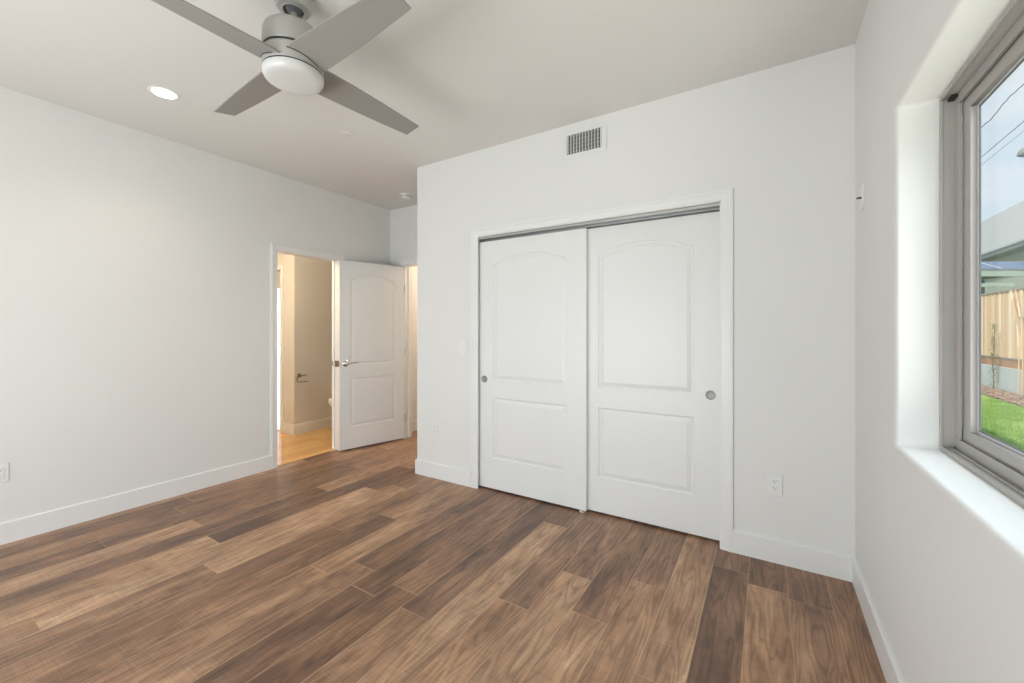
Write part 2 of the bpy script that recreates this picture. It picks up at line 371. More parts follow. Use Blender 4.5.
# ============================================================ panelled doors
def panel_loop(xl, xr, zb, zs, za, i, n=26):
    """closed outline inset by i; zs = spring height at the sides, za = apex (za == zs: plain rectangle)"""
    pts = [(xl + i, zb + i), (xr - i, zb + i)]
    if za - zs < 1e-4:
        w_ = (xr - xl)
        return pts + [(xr - i - (w_ - 2 * i) * k / n, zs - i) for k in range(n + 1)]
    hw = (xr - xl) / 2; s = za - zs; rad = (hw * hw + s * s) / (2 * s); xc = (xl + xr) / 2; zc = za - rad; r = rad - i
    for k in range(n + 1):
        x = xr - i - (xr - xl - 2 * i) * k / n
        pts.append((x, zc + math.sqrt(max(r * r - (x - xc) ** 2, 0))))
    return pts
def panel_door(name, wd, ht, th, stile, panels, parent=None, both=True):
    """slab in local coordinates: x 0..wd, y 0..th (y = 0 is the front face), z 0..ht"""
    bm = bmesh.new()
    prof = [(0, 0), (.005, .0075), (.012, .0085), (.020, .0065), (.040, .0015)]
    def face(y, sgn):
        rect = [bm.verts.new((x, y, z)) for x, z in ((0, 0), (wd, 0), (wd, ht), (0, ht))]
        edges = [bm.edges.new((rect[i], rect[(i + 1) % 4])) for i in range(4)]
        for (zb, zs, za) in panels:
            prev = None
            for k, (ins, dep) in enumerate(prof):
                L = [bm.verts.new((x, y + sgn * dep, z)) for x, z in panel_loop(stile, wd - stile, zb, zs, za, ins)]
                n = len(L)
                if prev is None: edges += [bm.edges.new((L[i], L[(i + 1) % n])) for i in range(n)]
                else:
                    for i in range(n): bm.faces.new([prev[i], prev[(i + 1) % n], L[(i + 1) % n], L[i]])
                prev = L
            bm.faces.new(prev)
        bmesh.ops.triangle_fill(bm, edges=edges, use_beauty=True)
        return rect
    a = face(0, 1); b = face(th, -1)
    for i in range(4): bm.faces.new([a[i], a[(i + 1) % 4], b[(i + 1) % 4], b[i]])
    return obj(name, bm, M['door'], parent, smooth=12)
PZ = [(.242, .728, .728), (.868, 1.785, 1.858)]
def finger_pull(parent, x, z):
    bm = bmesh.new()
    f = lambda a, b, c: (x + a, -c, z + b)
    lathe(bm, [(0, .0005), (.017, .0005), (.020, .0008), (.0225, .002), (.0255, .0028), (.0285, .0018), (.0290, 0)], 40, f)
    obj('finger_pull', bm, M['pull'], parent, smooth=35)['label'] = 'round satin nickel finger pull'
d1 = panel_door('door_1', .938, 1.983, .0345, .150, PZ)
d1.location = (-2.016, YB + .027, .015); struct(d1, 'front white sliding closet door on the left, arched upper panel', 'door'); finger_pull(d1, .067, .872)
d2 = panel_door('door_2', .916, 1.983, .0345, .150, PZ)
d2.location = (-1.152, YB + .0635, .015); struct(d2, 'rear white sliding closet door on the right, arched upper panel', 'door'); finger_pull(d2, .860, .872)

# bedroom door, swung open against the left wall
hinge = Vector((-3.641, 3.488)); free = Vector((-3.826, 2.752)); dv = hinge - free; dw = dv.length
d3 = panel_door('door_3', dw, 2.012, .035, .118, [(.235, .755, .755), (.895, 1.815, 1.888)])
d3.location = (free.x, free.y, .014); d3.rotation_euler = (0, 0, math.atan2(dv.y, dv.x)); struct(d3, 'white two-panel bedroom door standing open beside the bathroom doorway', 'door')
def lever(parent, side, y):
    bm = bmesh.new(); x, z = .062, .915
    f = lambda a, b, c: (x + a, y + side * c, z + b)
    lathe(bm, [(.0, 0), (.0325, 0), (.033, .004), (.028, .009), (.013, .012), (.0115, .040), (.0125, .046), (.009, .052), (0, .053)], 32, f)
    o = obj('lever_handle', bm, M['chrome'], parent, smooth=35)
    bm = bmesh.new()
    tube(bm, [(x - .006, y + side * .045, z), (x + .02, y + side * .047, z + .001), (x + .05, y + side * .049, z + .004), (x + .085, y + side * .047, z + .007), (x + .112, y + side * .043, z + .007)], [.0095, .009, .0078, .0072, .006], 12)
    obj('lever', bm, M['chrome'], o, smooth=50)
lever(d3, -1, 0); lever(d3, 1, .035)
boxes('latch_plate', [(-.0015, 0, .005, .030, .887, .943)], M['nickel_dark'], d3)
for z in (.24, 1.02, 1.76):
    bm = bmesh.new()
    tube(bm, [(dw + .004, -.005, z - .045), (dw + .004, -.005, z + .045)], .006, 12)
    box(bm, dw - .002, dw + .0005, .0, .03, z - .045, z + .045)
    obj('hinge', bm, M['nickel'], d3, smooth=40)

# ============================================================ window on the right
FX = .497                                      # plane of the frame's inner flange
win = empty('window_1', (FX, 1.02, WZ0), kind='structure', label='taupe sliding window with a view of lawn and fence', cat='window')
def W(name, lst, m, parent=win, **k):
    bm = bmesh.new()
    for b in lst: box(bm, *b)
    o = obj(name, bm, m, parent, **k); o.matrix_parent_inverse = Matrix.Translation(-Vector(parent.location)) if parent is win else Matrix(); return o
def ring(x0, x1, a, b, c, d, t):               # frame of width t in the wall plane, outer y a..b, z c..d
    return [(x0, x1, a, b, c, c + t), (x0, x1, a, b, d - t, d), (x0, x1, a, a + t, c + t, d - t), (x0, x1, b - t, b, c + t, d - t)]
W('window_frame', ring(FX, FX + .0065, WY0, WY1, WZ0, WZ1, .0155) + ring(FX + .0065, XO - .002, WY0, WY1, WZ0, WZ1, .013) + ring(.531, .538, WY0 + .013, WY1 - .013, WZ0 + .013, WZ1 - .013, .034) + ring(.574, XO - .002, WY0 + .013, WY1 - .013, WZ0 + .013, WZ1 - .013, .008), M['frame'], bevel=.0012)
W('track_rib', [(.514, .517, WY0 + .0155, WY1 - .0155, WZ0 + .013, WZ0 + .019)], M['frame'])
W('track_shade', [(.514, .5300, WY1 - .045, WY1 - .0135, WZ1 - .024, WZ1 - .0135)], M['dark'])  # dark block standing in for the shade inside the head track recess
mid = 1.00
def sash(x, a, b, c, d):
    s = W('sash', ring(x, x + .0235, a, b, c, d, .062), M['frame'], bevel=.002)
    W('glazing_bead', ring(x + .0155, x + .022, a + .062, b - .062, c + .062, d - .062, .008), M['frame_light'], s, bevel=.001)
    W('gasket', ring(x + .0165, x + .021, a + .070, b - .070, c + .070, d - .070, .0025), M['gasket'], s)
    W('pane', [(x + .0175, x + .0205, a + .068, b - .068, c + .068, d - .068)], M['glass'], s)
sash(.5425, mid - .03, WY1 - .034, WZ0 + .020, WZ1 - .020)
sash(.5005, WY0 + .017, mid + .03, WZ0 + .020, WZ1 - .017)

# unseen window added behind the camera to pass the fill light
w2 = empty('fill_window', (-2.1, YNEAR - .06, RZ0), kind='structure', label='unseen wide window added behind the viewer for fill light', cat='window')
def W2(name, lst, m):
    o = boxes(name, lst, m, w2); o.matrix_parent_inverse = Matrix.Translation(-Vector(w2.location)); return o
def ringx(y0, y1, a, b, c, d, t): return [(p[2], p[3], p[0], p[1], p[4], p[5]) for p in ring(y0, y1, a, b, c, d, t)]
W2('window_frame', ringx(YNEAR - .10, YNEAR - .04, RX0, RX1, RZ0, RZ1, .05) + [(-2.13, -2.07, YNEAR - .10, YNEAR - .04, RZ0 + .05, RZ1 - .05)], M['frame'])
W2('pane', [(RX0 + .05, RX1 - .05, YNEAR - .072, YNEAR - .068, RZ0 + .05, RZ1 - .05)], M['glass'])

# ============================================================ ceiling fan
FC = Vector((-1.755, 1.035)); ZB = 2.427
fan = empty('ceiling_fan', (FC.x, FC.y, H), 'four-blade brushed grey ceiling fan with a round opal light', 'ceiling fan')
def fan_lathe(name, prof, m, parent=fan, seg=64, sm=30):
    bm = bmesh.new(); lathe(bm, [(r, z - H) for r, z in prof], seg); return obj(name, bm, m, parent, smooth=sm)
fan_lathe('canopy', [(0, H), (.074, H), (.077, 2.735), (.0775, 2.712), (.073, 2.690), (.063, 2.676), (.050, 2.672), (.045, 2.675), (.043, 2.686), (0, 2.690)], M['fan_body'])
fan_lathe('canopy_ring', [(.047, 2.6765), (.050, 2.670), (.045, 2.6665), (.041, 2.670), (.040, 2.679), (.044, 2.681), (.047, 2.6765)], M['fan_body'])
fan_lathe('hanger_ball', [(0, 2.695), (.020, 2.692), (.033, 2.685), (.034, 2.678), (.026, 2.668), (.016, 2.662), (0, 2.662)], M['gasket'])
fan_lathe('downrod', [(0, 2.70), (.0125, 2.70), (.0125, 2.57), (0, 2.57)], M['fan_body'], seg=24)
fan_lathe('motor_housing', [(0, 2.594), (.020, 2.594), (.024, 2.588), (.080, 2.587), (.104, 2.582), (.114, 2.572), (.119, 2.555), (.120, 2.53), (.120, 2.483), (.1185, 2.481), (.112, 2.481), (.112, 2.470), (.1185, 2.470), (.120, 2.468), (.120, 2.404), (.119, 2.402), (.114, 2.402), (.114, 2.400), (0, 2.400)], M['fan_body'])
fan_lathe('housing_gap', [(.1122, 2.4805), (.1165, 2.480), (.1165, 2.471), (.1122, 2.4705)], M['slot'])
fan_lathe('lens_gap', [(.114, 2.4018), (.1190, 2.4014), (.1190, 2.3996), (.114, 2.3992)], M['slot'])
fan_lathe('light_lens', [(0, 2.4), (.115, 2.3985), (.1195, 2.396), (.1205, 2.390), (.1190, 2.378), (.113, 2.367), (.103, 2.361), (.085, 2.358), (.04, 2.3565), (0, 2.356)], M['lens'], sm=40)
def blade(ang, first=[None]):
    if first[0]:
        r = first[0].copy(); C.objects.link(r)
        ch = first[0].children[0].copy(); C.objects.link(ch); ch.parent = r
    else:
        bm = bmesh.new()
        # outline in the blade's own plane: x outwards, y across
        n = 22; up, dn = [], []
        for i in range(n + 1):
            t = i / n; x = .085 + (.685 - .085) * t
            w_ = .080 - .030 * t + .004 * math.sin(math.pi * t)
            if x < .13: w_ = .074 + .006 * (x - .085) / .045
            up.append((x, w_)); dn.append((x, -w_))
        pts = dn + list(reversed(up))
        prism(bm, pts, -.0035, .0035)
        r = obj('blade', bm, M['fan_blade'], fan, bevel=.002)
        bm = bmesh.new()
        prism(bm, [(.1208 * math.cos(q), .1208 * math.sin(q)) for q in (R(-41 + 82 * i / 16) for i in range(17))] + [(.07, .075), (.07, -.075)], -.0075, .0045)
        obj('blade_slot', bm, M['slot'], r)
        first[0] = r
    r.location = (0, 0, ZB - H); r.rotation_euler = (Matrix.Rotation(R(ang), 3, 'Z') @ Matrix.Rotation(R(-12), 3, 'X')).to_euler()
    r.parent = fan
for a in (-2.3, 87.7, 177.7, 267.7): blade(a)

# ============================================================ ceiling fittings
dl = empty('recessed_light', (-3.154, 1.042, H), 'round recessed downlight glowing in the ceiling near the left wall', 'ceiling light')
bm = bmesh.new(); lathe(bm, [(.058, -.001), (.061, -.004), (.074, -.003), (.078, 0), (.058, 0)], 48); obj('trim_ring', bm, M['trim'], dl, smooth=30)
bm = bmesh.new(); lathe(bm, [(0, -.0022), (.058, -.0022), (.0585, -.0005), (0, -.0005)], 48); obj('glowing_lens', bm, M['downlight'], dl)
l = bpy.data.lights.new('downlight', 'SPOT'); l.energy = 16; l.color = (1, .84, .70); l.spot_size = R(140); l.spot_blend = 1; l.shadow_soft_size = .07
o = bpy.data.objects.new('downlight_lamp', l); C.objects.link(o); o.location = (-3.154, 1.042, H - .03)
sp = bmesh.new(); lathe(sp, [(0, -.006), (.038, -.006), (.042, -.004), (.043, 0), (0, 0)], 40)
tag(obj('sprinkler_cover', sp, M['ceiling'], smooth=30, loc=(-2.649, 1.976, H)), 'flat white round sprinkler cover plate on the ceiling beyond the fan', 'sprinkler cover')
sd = empty('smoke_detector', (-3.315, 3.20, H), 'white round smoke detector on the recess ceiling above the open door', 'smoke detector')
bm = bmesh.new(); lathe(bm, [(0, -.010), (.066, -.010), (.070, -.006), (.071, 0), (0, 0)], 40); obj('base_plate', bm, M['plastic'], sd, smooth=30)
bm = bmesh.new(); lathe(bm, [(0, -.036), (.030, -.036), (.045, -.033), (.054, -.026), (.058, -.016), (.058, -.010), (0, -.010)], 40); obj('sensor_housing', bm, M['plastic'], sd, smooth=40)
bm = bmesh.new(); lathe(bm, [(.0585, -.022), (.0590, -.021), (.0590, -.013), (.0575, -.012)], 40); obj('vent_slot', bm, M['alu'], sd, smooth=40)

# air register on the closet wall
rg = empty('air_register', (-1.082, YB, 2.594), 'white air vent with vertical louvres high above the closet doors', 'vent')
rw, rh, fw = .128, .067, .034
fr = [(-rw - fw, rw + fw, -.003, 0, rh, rh + fw), (-rw - fw, rw + fw, -.003, 0, -rh - fw, -rh), (-rw - fw, -rw, -.003, 0, -rh, rh), (rw, rw + fw, -.003, 0, -rh, rh)]
boxes('register_frame', fr, M['wall'], rg, bevel=.0015)
boxes('duct_back', [(-rw, rw, -.0012, -.0002, -rh, rh)], M['slot'], rg)
bm = bmesh.new()
for k in range(12):
    x = -rw + .010 + k * (2 * rw - .014) / 11
    v = box(bm, -.0008, .0008, -.006, .006, -rh, rh)
    bmesh.ops.rotate(bm, verts=v, cent=(0, 0, 0), matrix=Matrix.Rotation(R(-28), 3, 'Z')); bmesh.ops.translate(bm, verts=v, vec=(x, -.008, 0))
obj('louvres', bm, M['plastic'], rg)
bm = bmesh.new()
for k in range(5): box(bm, -rw, rw, -.0022, -.0014, -rh + .012 + k * .027, -rh + .015 + k * .027)
obj('rear_blades', bm, M['alu'], rg)

# ============================================================ outlets, switch
def plate_thing(name, loc, rotz, label, cat, kind='outlet'):
    """decorator plate in local x (width) z (height), front towards -y"""
    t = empty(name, loc, label, cat, (0, 0, rotz))
    bm = bmesh.new(); box(bm, -.035, .035, -.006, 0, -.0575, .0575); obj('wall_plate', bm, M['plastic'], t, bevel=.0025)
    bm = bmesh.new(); box(bm, -.0165, .0165, -.0085, -.005, -.0335, .0335); ins = obj('insert', bm, M['plastic'], t, bevel=.001)
    if kind == 'outlet':
        for s in (-1, 1):
            bm = bmesh.new(); z = s * .0185
            box(bm, -.0075, -.0055, -.0089, -.0080, z - .001, z + .008); box(bm, .0055, .0072, -.0089, -.0080, z, z + .0075)
            lathe(bm, [(0, -.0009), (.0027, -.0009), (.0027, 0), (0, 0)], 12, lambda a, b, c, z=z: (a, -.008 + c, z - .0065 + b))
            obj('socket_slots', bm, M['slot'], ins)
    elif kind == 'switch':
        bm = bmesh.new(); prism(bm, [(-.0085, -.031), (-.0125, 0), (-.0095, .031), (-.008, .031), (-.008, -.031)], -.0135, .0135, lambda a, b, c: (c, a, b)); obj('rocker', bm, M['plastic'], ins)
    return t
plate_thing('wall_outlet', (.038, YB, .4275), 0, 'white duplex outlet low on the wall between the closet and the window wall', 'outlet')
plate_thing('wall_outlet', (-2.457, YB, .42), 0, 'white duplex outlet low on the narrow wall left of the closet', 'outlet')
plate_thing('wall_outlet', (XL, .497, .427), R(90), 'white duplex outlet low on the left wall, cut off by the photo edge', 'outlet')
plate_thing('light_switch', (-2.149, YB, 1.13), 0, 'white rocker light switch beside the left closet casing', 'switch', 'switch')
t = empty('wall_plate_port', (XR, 2.52, 1.905), 'small white cable plate on the right wall near the corner', 'cable plate', (0, 0, R(-90)))
bm = bmesh.new(); box(bm, -.035, .035, -.006, 0, -.0575, .0575); obj('wall_plate', bm, M['plastic'], t, bevel=.0025)
bm = bmesh.new(); lathe(bm, [(0, 0), (.005, 0), (.005, .008), (.004, .008), (.004, .017), (0, .017)], 16, lambda a, b, c: (a, -.006 - c, b)); obj('cable_socket', bm, M['slot'], t, smooth=30)

# ============================================================ bathroom beyond the left wall
bx0 = -4.93
M['bath_wall'] = paint('bathroom paint', (.74, .71, .66, 1), .6)
struct(boxes('wall_bathroom', [(bx0 - .297, bx0, 2.915, 4.5, 0, 2.5), (bx0 - 1.3, bx0 - .94, 2.915, 3.03, 0, 2.5), (bx0 - .94, bx0 - .297, 2.915, 3.03, 2.05, 2.5),
       (bx0 - 1.4, bx0 - 1.3, .9, 3.03, 0, 2.5), (bx0 - 1.3, XL - WT, .9, 1.0, 0, 2.5), (bx0, XL - WT, 4.5, 4.6, 0, 2.5)], M['bath_wall']), 'cream bathroom walls seen through the left doorway', 'wall')
struct(boxes('floor_bathroom', [(bx0 - 2.6, XL - WT * .35 - .0, .9, 6.2, -.06, 0.001)], M['bath_floor']), 'light oak plank floor of the bathroom', 'floor')
struct(boxes('ceiling_bathroom', [(bx0 - 2.6, XL - WT, .9, 6.2, 2.5, 2.6)], M['ceiling']), 'bathroom ceiling', 'ceiling')
base('baseboard_bathroom', [((bx0, 2.915), (bx0, 4.5), (1, 0), -1, 0), ((bx0 - .239, 2.915), (bx0, 2.915), (0, -1), 0, -1)], 'cream baseboard around the bathroom wall corner')
casing('trim_7', bx0 - .94, bx0 - .297, 2.05, lambda u, z, t: (u, 2.915 - t, z), label='casing around the inner doorway in the bathroom')
# room behind the inner doorway with a bright window and a shade over it
struct(boxes('wall_inner_room', [(bx0 - 2.6, bx0 - 2.5, 2.9, 6.2, 0, 2.5), (bx0 - .44, bx0 - .297, 3.03, 6.2, 0, 2.5), (bx0 - 2.5, bx0 - .44, 5.0, 5.1, 0, .95), (bx0 - 2.5, bx0 - .44, 5.0, 5.1, 2.15, 2.5),
       (bx0 - 2.5, bx0 - 1.75, 5.0, 5.1, .95, 2.15), (bx0 - .62, bx0 - .44, 5.0, 5.1, .95, 2.15), (bx0 - 2.6, bx0 - 1.3, 2.915, 3.03, 0, 2.5)], M['wall']), 'white walls of the bright room behind the bathroom', 'wall')
w3 = empty('window_3', (bx0 - 1.2, 5.05, .95), kind='structure', label='bright window seen through the bathroom and inner doorway', cat='window')
for nm, lst, m in (('window_frame', ringx(5.02, 5.08, bx0 - 1.75, bx0 - .62, .95, 2.15, .04), M['trim']), ('pane', [(bx0 - 1.71, bx0 - .66, 5.048, 5.052, .99, 2.11)], M['glass'])):
    o = boxes(nm, lst, m, w3); o.matrix_parent_inverse = Matrix.Translation(-Vector(w3.location))
bs = boxes('roman_shade', [(bx0 - .93, bx0 - .30, 2.955, 2.975, 1.83 + k * .044, 1.87 + k * .044) for k in range(5)], paint('shade fabric', (.62, .58, .50, 1), .8))
tag(bs, 'beige slatted shade at the top of the inner doorway beyond the bathroom', 'window shade')
struct(boxes('floor_inner_room', [(bx0 - 2.5, bx0 - .44, 3.03, 5.0, 0.001, .006), (bx0 - .94, bx0 - .297, 2.93, 3.03, .001, .006)], paint('pale grey tile', (.70, .72, .76, 1), .3)), 'pale grey tiled floor of the bright inner room', 'floor')
area('daylight_inner_room', (bx0 - 1.2, 4.85, 1.45), (.0, -1, -.15), 1.0, .8, 60, (.88, .94, 1.0))
# toilet paper holder
tp = empty('paper_holder', (bx0, 2.975, .70), 'dark nickel open-arm toilet paper holder on the bathroom wall', 'toilet paper holder')
bm = bmesh.new(); box(bm, 0, .008, -.025, .025, -.002, .048); obj('wall_mount', bm, M['nickel_dark'], tp, bevel=.002)
bm = bmesh.new(); tube(bm, [(.006, 0, .023), (.055, 0, .023)], .009, 12)
tube(bm, [(.052, .07, .026), (.055, .0, .026), (.056, -.052, .024), (.056, -.060, .012), (.056, -.061, -.040), (.056, -.052, -.050), (.056, .0, -.052), (.056, .080, -.052)], .0062, 10); obj('arm', bm, M['nickel_dark'], tp, smooth=50)
# toilet in the alcove, facing the doorway
tx, ty = -4.475, 3.235
to = empty('toilet', (tx, ty, 0), 'white ceramic toilet in the bathroom alcove, partly hidden by the door frame', 'toilet')
def oval_loft(bm, secs, seg=36):               # secs: (z, half width, front reach, back reach, y shift)
    rings = []
    for z, hw, fr_, bk, sy in secs:
        rings.append([bm.verts.new((hw * math.cos(a), sy + (bk if math.sin(a) > 0 else fr_) * math.sin(a), z)) for a in (2 * math.pi * i / seg for i in range(seg))])
    for a, b in zip(rings, rings[1:]):
        for i in range(seg): bm.faces.new([a[i], a[(i + 1) % seg], b[(i + 1) % seg], b[i]])
    bm.faces.new(rings[0]); bm.faces.new(list(reversed(rings[-1])))
bm = bmesh.new(); oval_loft(bm, [(0, .115, .13, .34, .15), (.02, .118, .135, .34, .15), (.05, .105, .12, .33, .16), (.16, .100, .12, .32, .16), (.26, .125, .18, .30, .15), (.33, .160, .245, .28, .15), (.375, .182, .285, .27, .15), (.395, .185, .29, .27, .15), (.40, .180, .285, .26, .15)]); obj('bowl', bm, M['ceramic'], to, smooth=50)
bm = bmesh.new(); oval_loft(bm, [(.403, .186, .293, .25, .15), (.418, .189, .296, .25, .15), (.421, .184, .29, .245, .15)]); obj('seat', bm, M['ceramic'], to, smooth=50)
bm = bmesh.new(); oval_loft(bm, [(.425, .184, .29, .25, .15), (.440, .186, .292, .25, .15), (.449, .170, .27, .235, .15)]); obj('lid', bm, M['ceramic'], to, smooth=50)
bm = bmesh.new(); box(bm, -.20, .20, .44, .62, .40, .75); tk = obj('tank', bm, M['ceramic'], to, bevel=.02, bseg=4)
bm = bmesh.new(); box(bm, -.21, .21, .43, .63, .752, .785); obj('tank_lid', bm, M['ceramic'], tk, bevel=.008, bseg=3)
# warm bathroom and hall lamps (their rooms' ceiling fixtures)
l = bpy.data.lights.new('bathroom_lamp', 'POINT'); l.energy = 38; l.color = (1, .82, .58); l.shadow_soft_size = .10
o = bpy.data.objects.new('bathroom_lamp', l); C.objects.link(o); o.location = (-4.45, 1.75, 2.2)
l = bpy.data.lights.new('hall_lamp', 'POINT'); l.energy = 36; l.color = (1, .78, .56); l.shadow_soft_size = .10
o = bpy.data.objects.new('hall_lamp', l); C.objects.link(o); o.location = (-3.1, 4.6, 2.35)
# hall beyond the bedroom doorway
struct(boxes('wall_hall', [(-3.95, -3.845, YN + WT, 6.3, 0, 2.5), (-2.5, -2.4, YN + WT, 6.3, 0, 2.5), (-3.95, -2.4, 6.2, 6.3, 0, 2.5)], M['wall']), 'white hall walls beyond the bedroom doorway', 'wall')
struct(boxes('ceiling_hall', [(-3.95, -2.4, YN + WT, 6.3, 2.5, 2.6)], M['ceiling']), 'hall ceiling', 'ceiling')
base('baseboard_hall', [((-3.845, 3.75), (-3.845, 6.2), (1, 0), 0, 1)], 'white baseboard in the hall')

# ============================================================ outdoors, seen through the right window
GZ = -.35
g = G('yard soil'); g.set(Base_Color=g.ramp(g.noise(g.coord(), 3, 4), [(.3, (.16, .22, .06, 1)), (.7, (.26, .34, .11, 1))]), Roughness=.95); M['lawn_base'] = g.m
g = G('grass blades'); g.set(Base_Color=g.ramp(g.noise(g.coord(), 1.6, 4), [(.3, srgb(146, 184, 88)), (.7, srgb(192, 216, 128))]), Roughness=.7); M['grass'] = g.m
g = G('bark chips'); g.set(Base_Color=g.ramp(g.noise(g.coord(), 9, 3), [(.3, srgb(120, 92, 78)), (.7, srgb(206, 178, 160))]), Roughness=.95); M['bark'] = g.m
struct(boxes('ground', [(XO, 70, -30, 90, GZ - .3, GZ)], M['lawn_base']), 'yard ground under the lawn', 'ground')
XF = 5.42                                      # line of the retaining wall and fence
rnd = random.Random(3)
def soup(name, vv, ff, m):
    me = bpy.data.meshes.new(name); me.from_pydata(vv, [], ff); me.materials.append(m); return me
vv, ff = [], []
for i in range(52000):
    y = rnd.uniform(4.5, 17.5); x = rnd.uniform(max(.9, y * .235), min(4.56, y * .40 + .4))
    h_ = rnd.uniform(.025, .06); a = rnd.uniform(0, 6.28); dx, dy = math.cos(a) * .008, math.sin(a) * .008; lx, ly = rnd.uniform(-.02, .02), rnd.uniform(-.02, .02)
    k = len(vv); vv += [(x - dx, y - dy, GZ), (x + dx, y + dy, GZ), (x + lx, y + ly, GZ + h_)]; ff.append((k, k + 1, k + 2))
me = soup('lawn_grass', vv, ff, M['grass'])
lg = bpy.data.objects.new('lawn_grass', me); C.objects.link(lg); tag(lg, 'short green lawn grass outside the window', 'grass', kind='stuff')
vv, ff = [], []
for i in range(7000):
    y = rnd.uniform(8, 22); x = rnd.uniform(4.70 + .06 * math.sin(y * 1.7), XF - .06); s_ = rnd.uniform(.02, .05)
    mt = Matrix.Translation((x, y, GZ + rnd.uniform(.005, .035))) @ Matrix.Rotation(rnd.uniform(0, 6.28), 4, 'Z') @ Matrix.Rotation(rnd.uniform(-.5, .5), 4, 'X')
    k = len(vv); vv += [tuple(mt @ Vector((a * s_, b * s_ * .5, c * .006))) for c in (-1, 1) for a, b in ((-1, -1), (1, -1), (1, 1), (-1, 1))]
    ff += [tuple(k + q for q in f_) for f_ in ((0, 3, 2, 1), (4, 5, 6, 7), (0, 1, 5, 4), (1, 2, 6, 5), (2, 3, 7, 6), (3, 0, 4, 7))]
me = soup('bark_mulch', vv, ff, M['bark'])
mu = bpy.data.objects.new('bark_mulch', me); C.objects.link(mu); tag(mu, 'strip of brown bark chips between the lawn and the concrete wall', 'mulch', kind='stuff')
tag(boxes('retaining_wall', [(XF, XF + .2, 6, 26, GZ - .2, .29)], M['concrete'], bevel=.01), 'low grey concrete retaining wall under the wooden fence', 'retaining wall')
# fence
def boards(name, light, dark, pitch, y0):
    g = G(name); co = g.coord(); s_ = g.n('ShaderNodeSeparateXYZ'); g.l(co, s_.inputs[0])
    idx = g.math('FLOOR', g.math('DIVIDE', g.math('SUBTRACT', s_.outputs['Y'], y0), pitch))
    wn_ = g.n('ShaderNodeTexWhiteNoise', noise_dimensions='1D'); g.l(idx, wn_.inputs['W'])
    gr = g.noise(g.mapping(co, (20, 20, 1.2)), 1.0, 3)
    g.set(Base_Color=g.ramp(g.math('ADD', g.math('MULTIPLY', wn_.outputs['Value'], .7), g.math('MULTIPLY', gr, .3)), [(.15, dark), (.85, light)]), Roughness=.85); return g.m
M['board'] = boards('cedar boards', srgb(250, 226, 196), srgb(226, 186, 148), .14, 8.0)
M['kick'] = boards('kickboard', srgb(190, 146, 116), srgb(168, 126, 100), 2.4, 8.0)
M['weathered'] = paint('weathered rail', (.45, .40, .34, 1), .85, .3, 30, .1)
fe = empty('wooden_fence', (XF + .1, 15, .29), 'tall cedar board fence on top of the concrete wall', 'fence')
def FP(name, lst, m, **k):
    o = boxes(name, lst, m, fe, **k); o.matrix_parent_inverse = Matrix.Translation(-Vector(fe.location)); return o
bl = []
for i in range(100):
    y = 8 + i * .14; off = .018 if i % 2 else 0
    bl.append((XF + .045 + off, XF + .062 + off, y - .004 if i % 2 == 0 else y + .012, y + .144 if i % 2 == 0 else y + .128, .56, 2.33))
FP('board_panel', bl, M['board'])
FP('top_rail', [(XF + .02, XF + .12, 8, 22, 2.33, 2.37)], M['weathered'])
FP('rail', [(XF + .03, XF + .09, 8, 22, .52, .56)], M['weathered']); FP('kickboard', [(XF + .05, XF + .07, 8, 22, .29, .52)], M['kick'])
for k in range(6): FP('post', [(XF + .095, XF + .185, 8.2 + k * 2.4, 8.29 + k * 2.4, .29, 2.33)], M['board'])
# bentwood trellis leaning on the fence
tr = empty('garden_trellis', (XF - .08, 15.25, GZ), 'bentwood garden trellis leaning on the fence at the right of the view', 'trellis')
for k, (y0_, y1_) in enumerate(((15.95, 15.30), (15.72, 15.12))):
    pts = []
    for i in range(12):
        t = i / 11; pts.append((XF - .02 - .10 * (1 - t) - (XF - .08), y1_ + (y0_ - y1_) * (t ** 2.2) - 15.25, .05 + t * 2.62))
    bm = bmesh.new(); tube(bm, pts, .014, 6); obj('bent_strip', bm, M['board'], tr, smooth=50)
for z in (1.95,):
    bm = bmesh.new(); tube(bm, [(0.02, -.15, z), (0.02, .18, z)], .010, 6); obj('cross_strip', bm, M['weathered'], tr, smooth=50)
# weedy sapling in front of the wall
sp_ = empty('young_plant', (XF - .12, 16.62, GZ), 'thin dry young plant growing against the concrete wall', 'plant')
M['stem'] = paint('dry stem', (.33, .29, .17, 1), .9); M['leaf'] = paint('sage leaves', (.36, .38, .24, 1), .8)
bm = bmesh.new(); tube(bm, [(0, 0, 0), (.01, .01, .4), (-.01, .03, .8), (.02, .0, 1.2), (.01, -.03, 1.75)], [.014, .012, .009, .007, .003], 6)
for k in range(9):
    z = .35 + k * .15; a = k * 2.4; tube(bm, [(0, 0, z), (.10 * math.cos(a), .12 * math.sin(a), z + .16)], [.005, .002], 5)
obj('stem', bm, M['stem'], sp_, smooth=50)
bm = bmesh.new()
for k in range(420):
    z = rnd.uniform(.05, .95) if k < 190 else rnd.uniform(.9, 1.8); a = rnd.uniform(0, 6.28); r_ = rnd.uniform(.01, .10 if z < .95 else .05)
    c_ = Vector((r_ * math.cos(a), r_ * math.sin(a), z)); s_ = rnd.uniform(.03, .06); d_ = Vector((rnd.uniform(-1, 1), rnd.uniform(-1, 1), rnd.uniform(-.3, 1))).normalized(); q = d_.cross(Vector((.3, .2, 1))).normalized()
    bm.faces.new([bm.verts.new(c_), bm.verts.new(c_ + d_ * s_ * .5 + q * s_ * .25), bm.verts.new(c_ + d_ * s_), bm.verts.new(c_ + d_ * s_ * .5 - q * s_ * .25)])
me = bpy.data.meshes.new('leaves'); bm.to_mesh(me); bm.free(); me.materials.append(M['leaf']); lo = bpy.data.objects.new('leaves', me); C.objects.link(lo); lo.parent = sp_

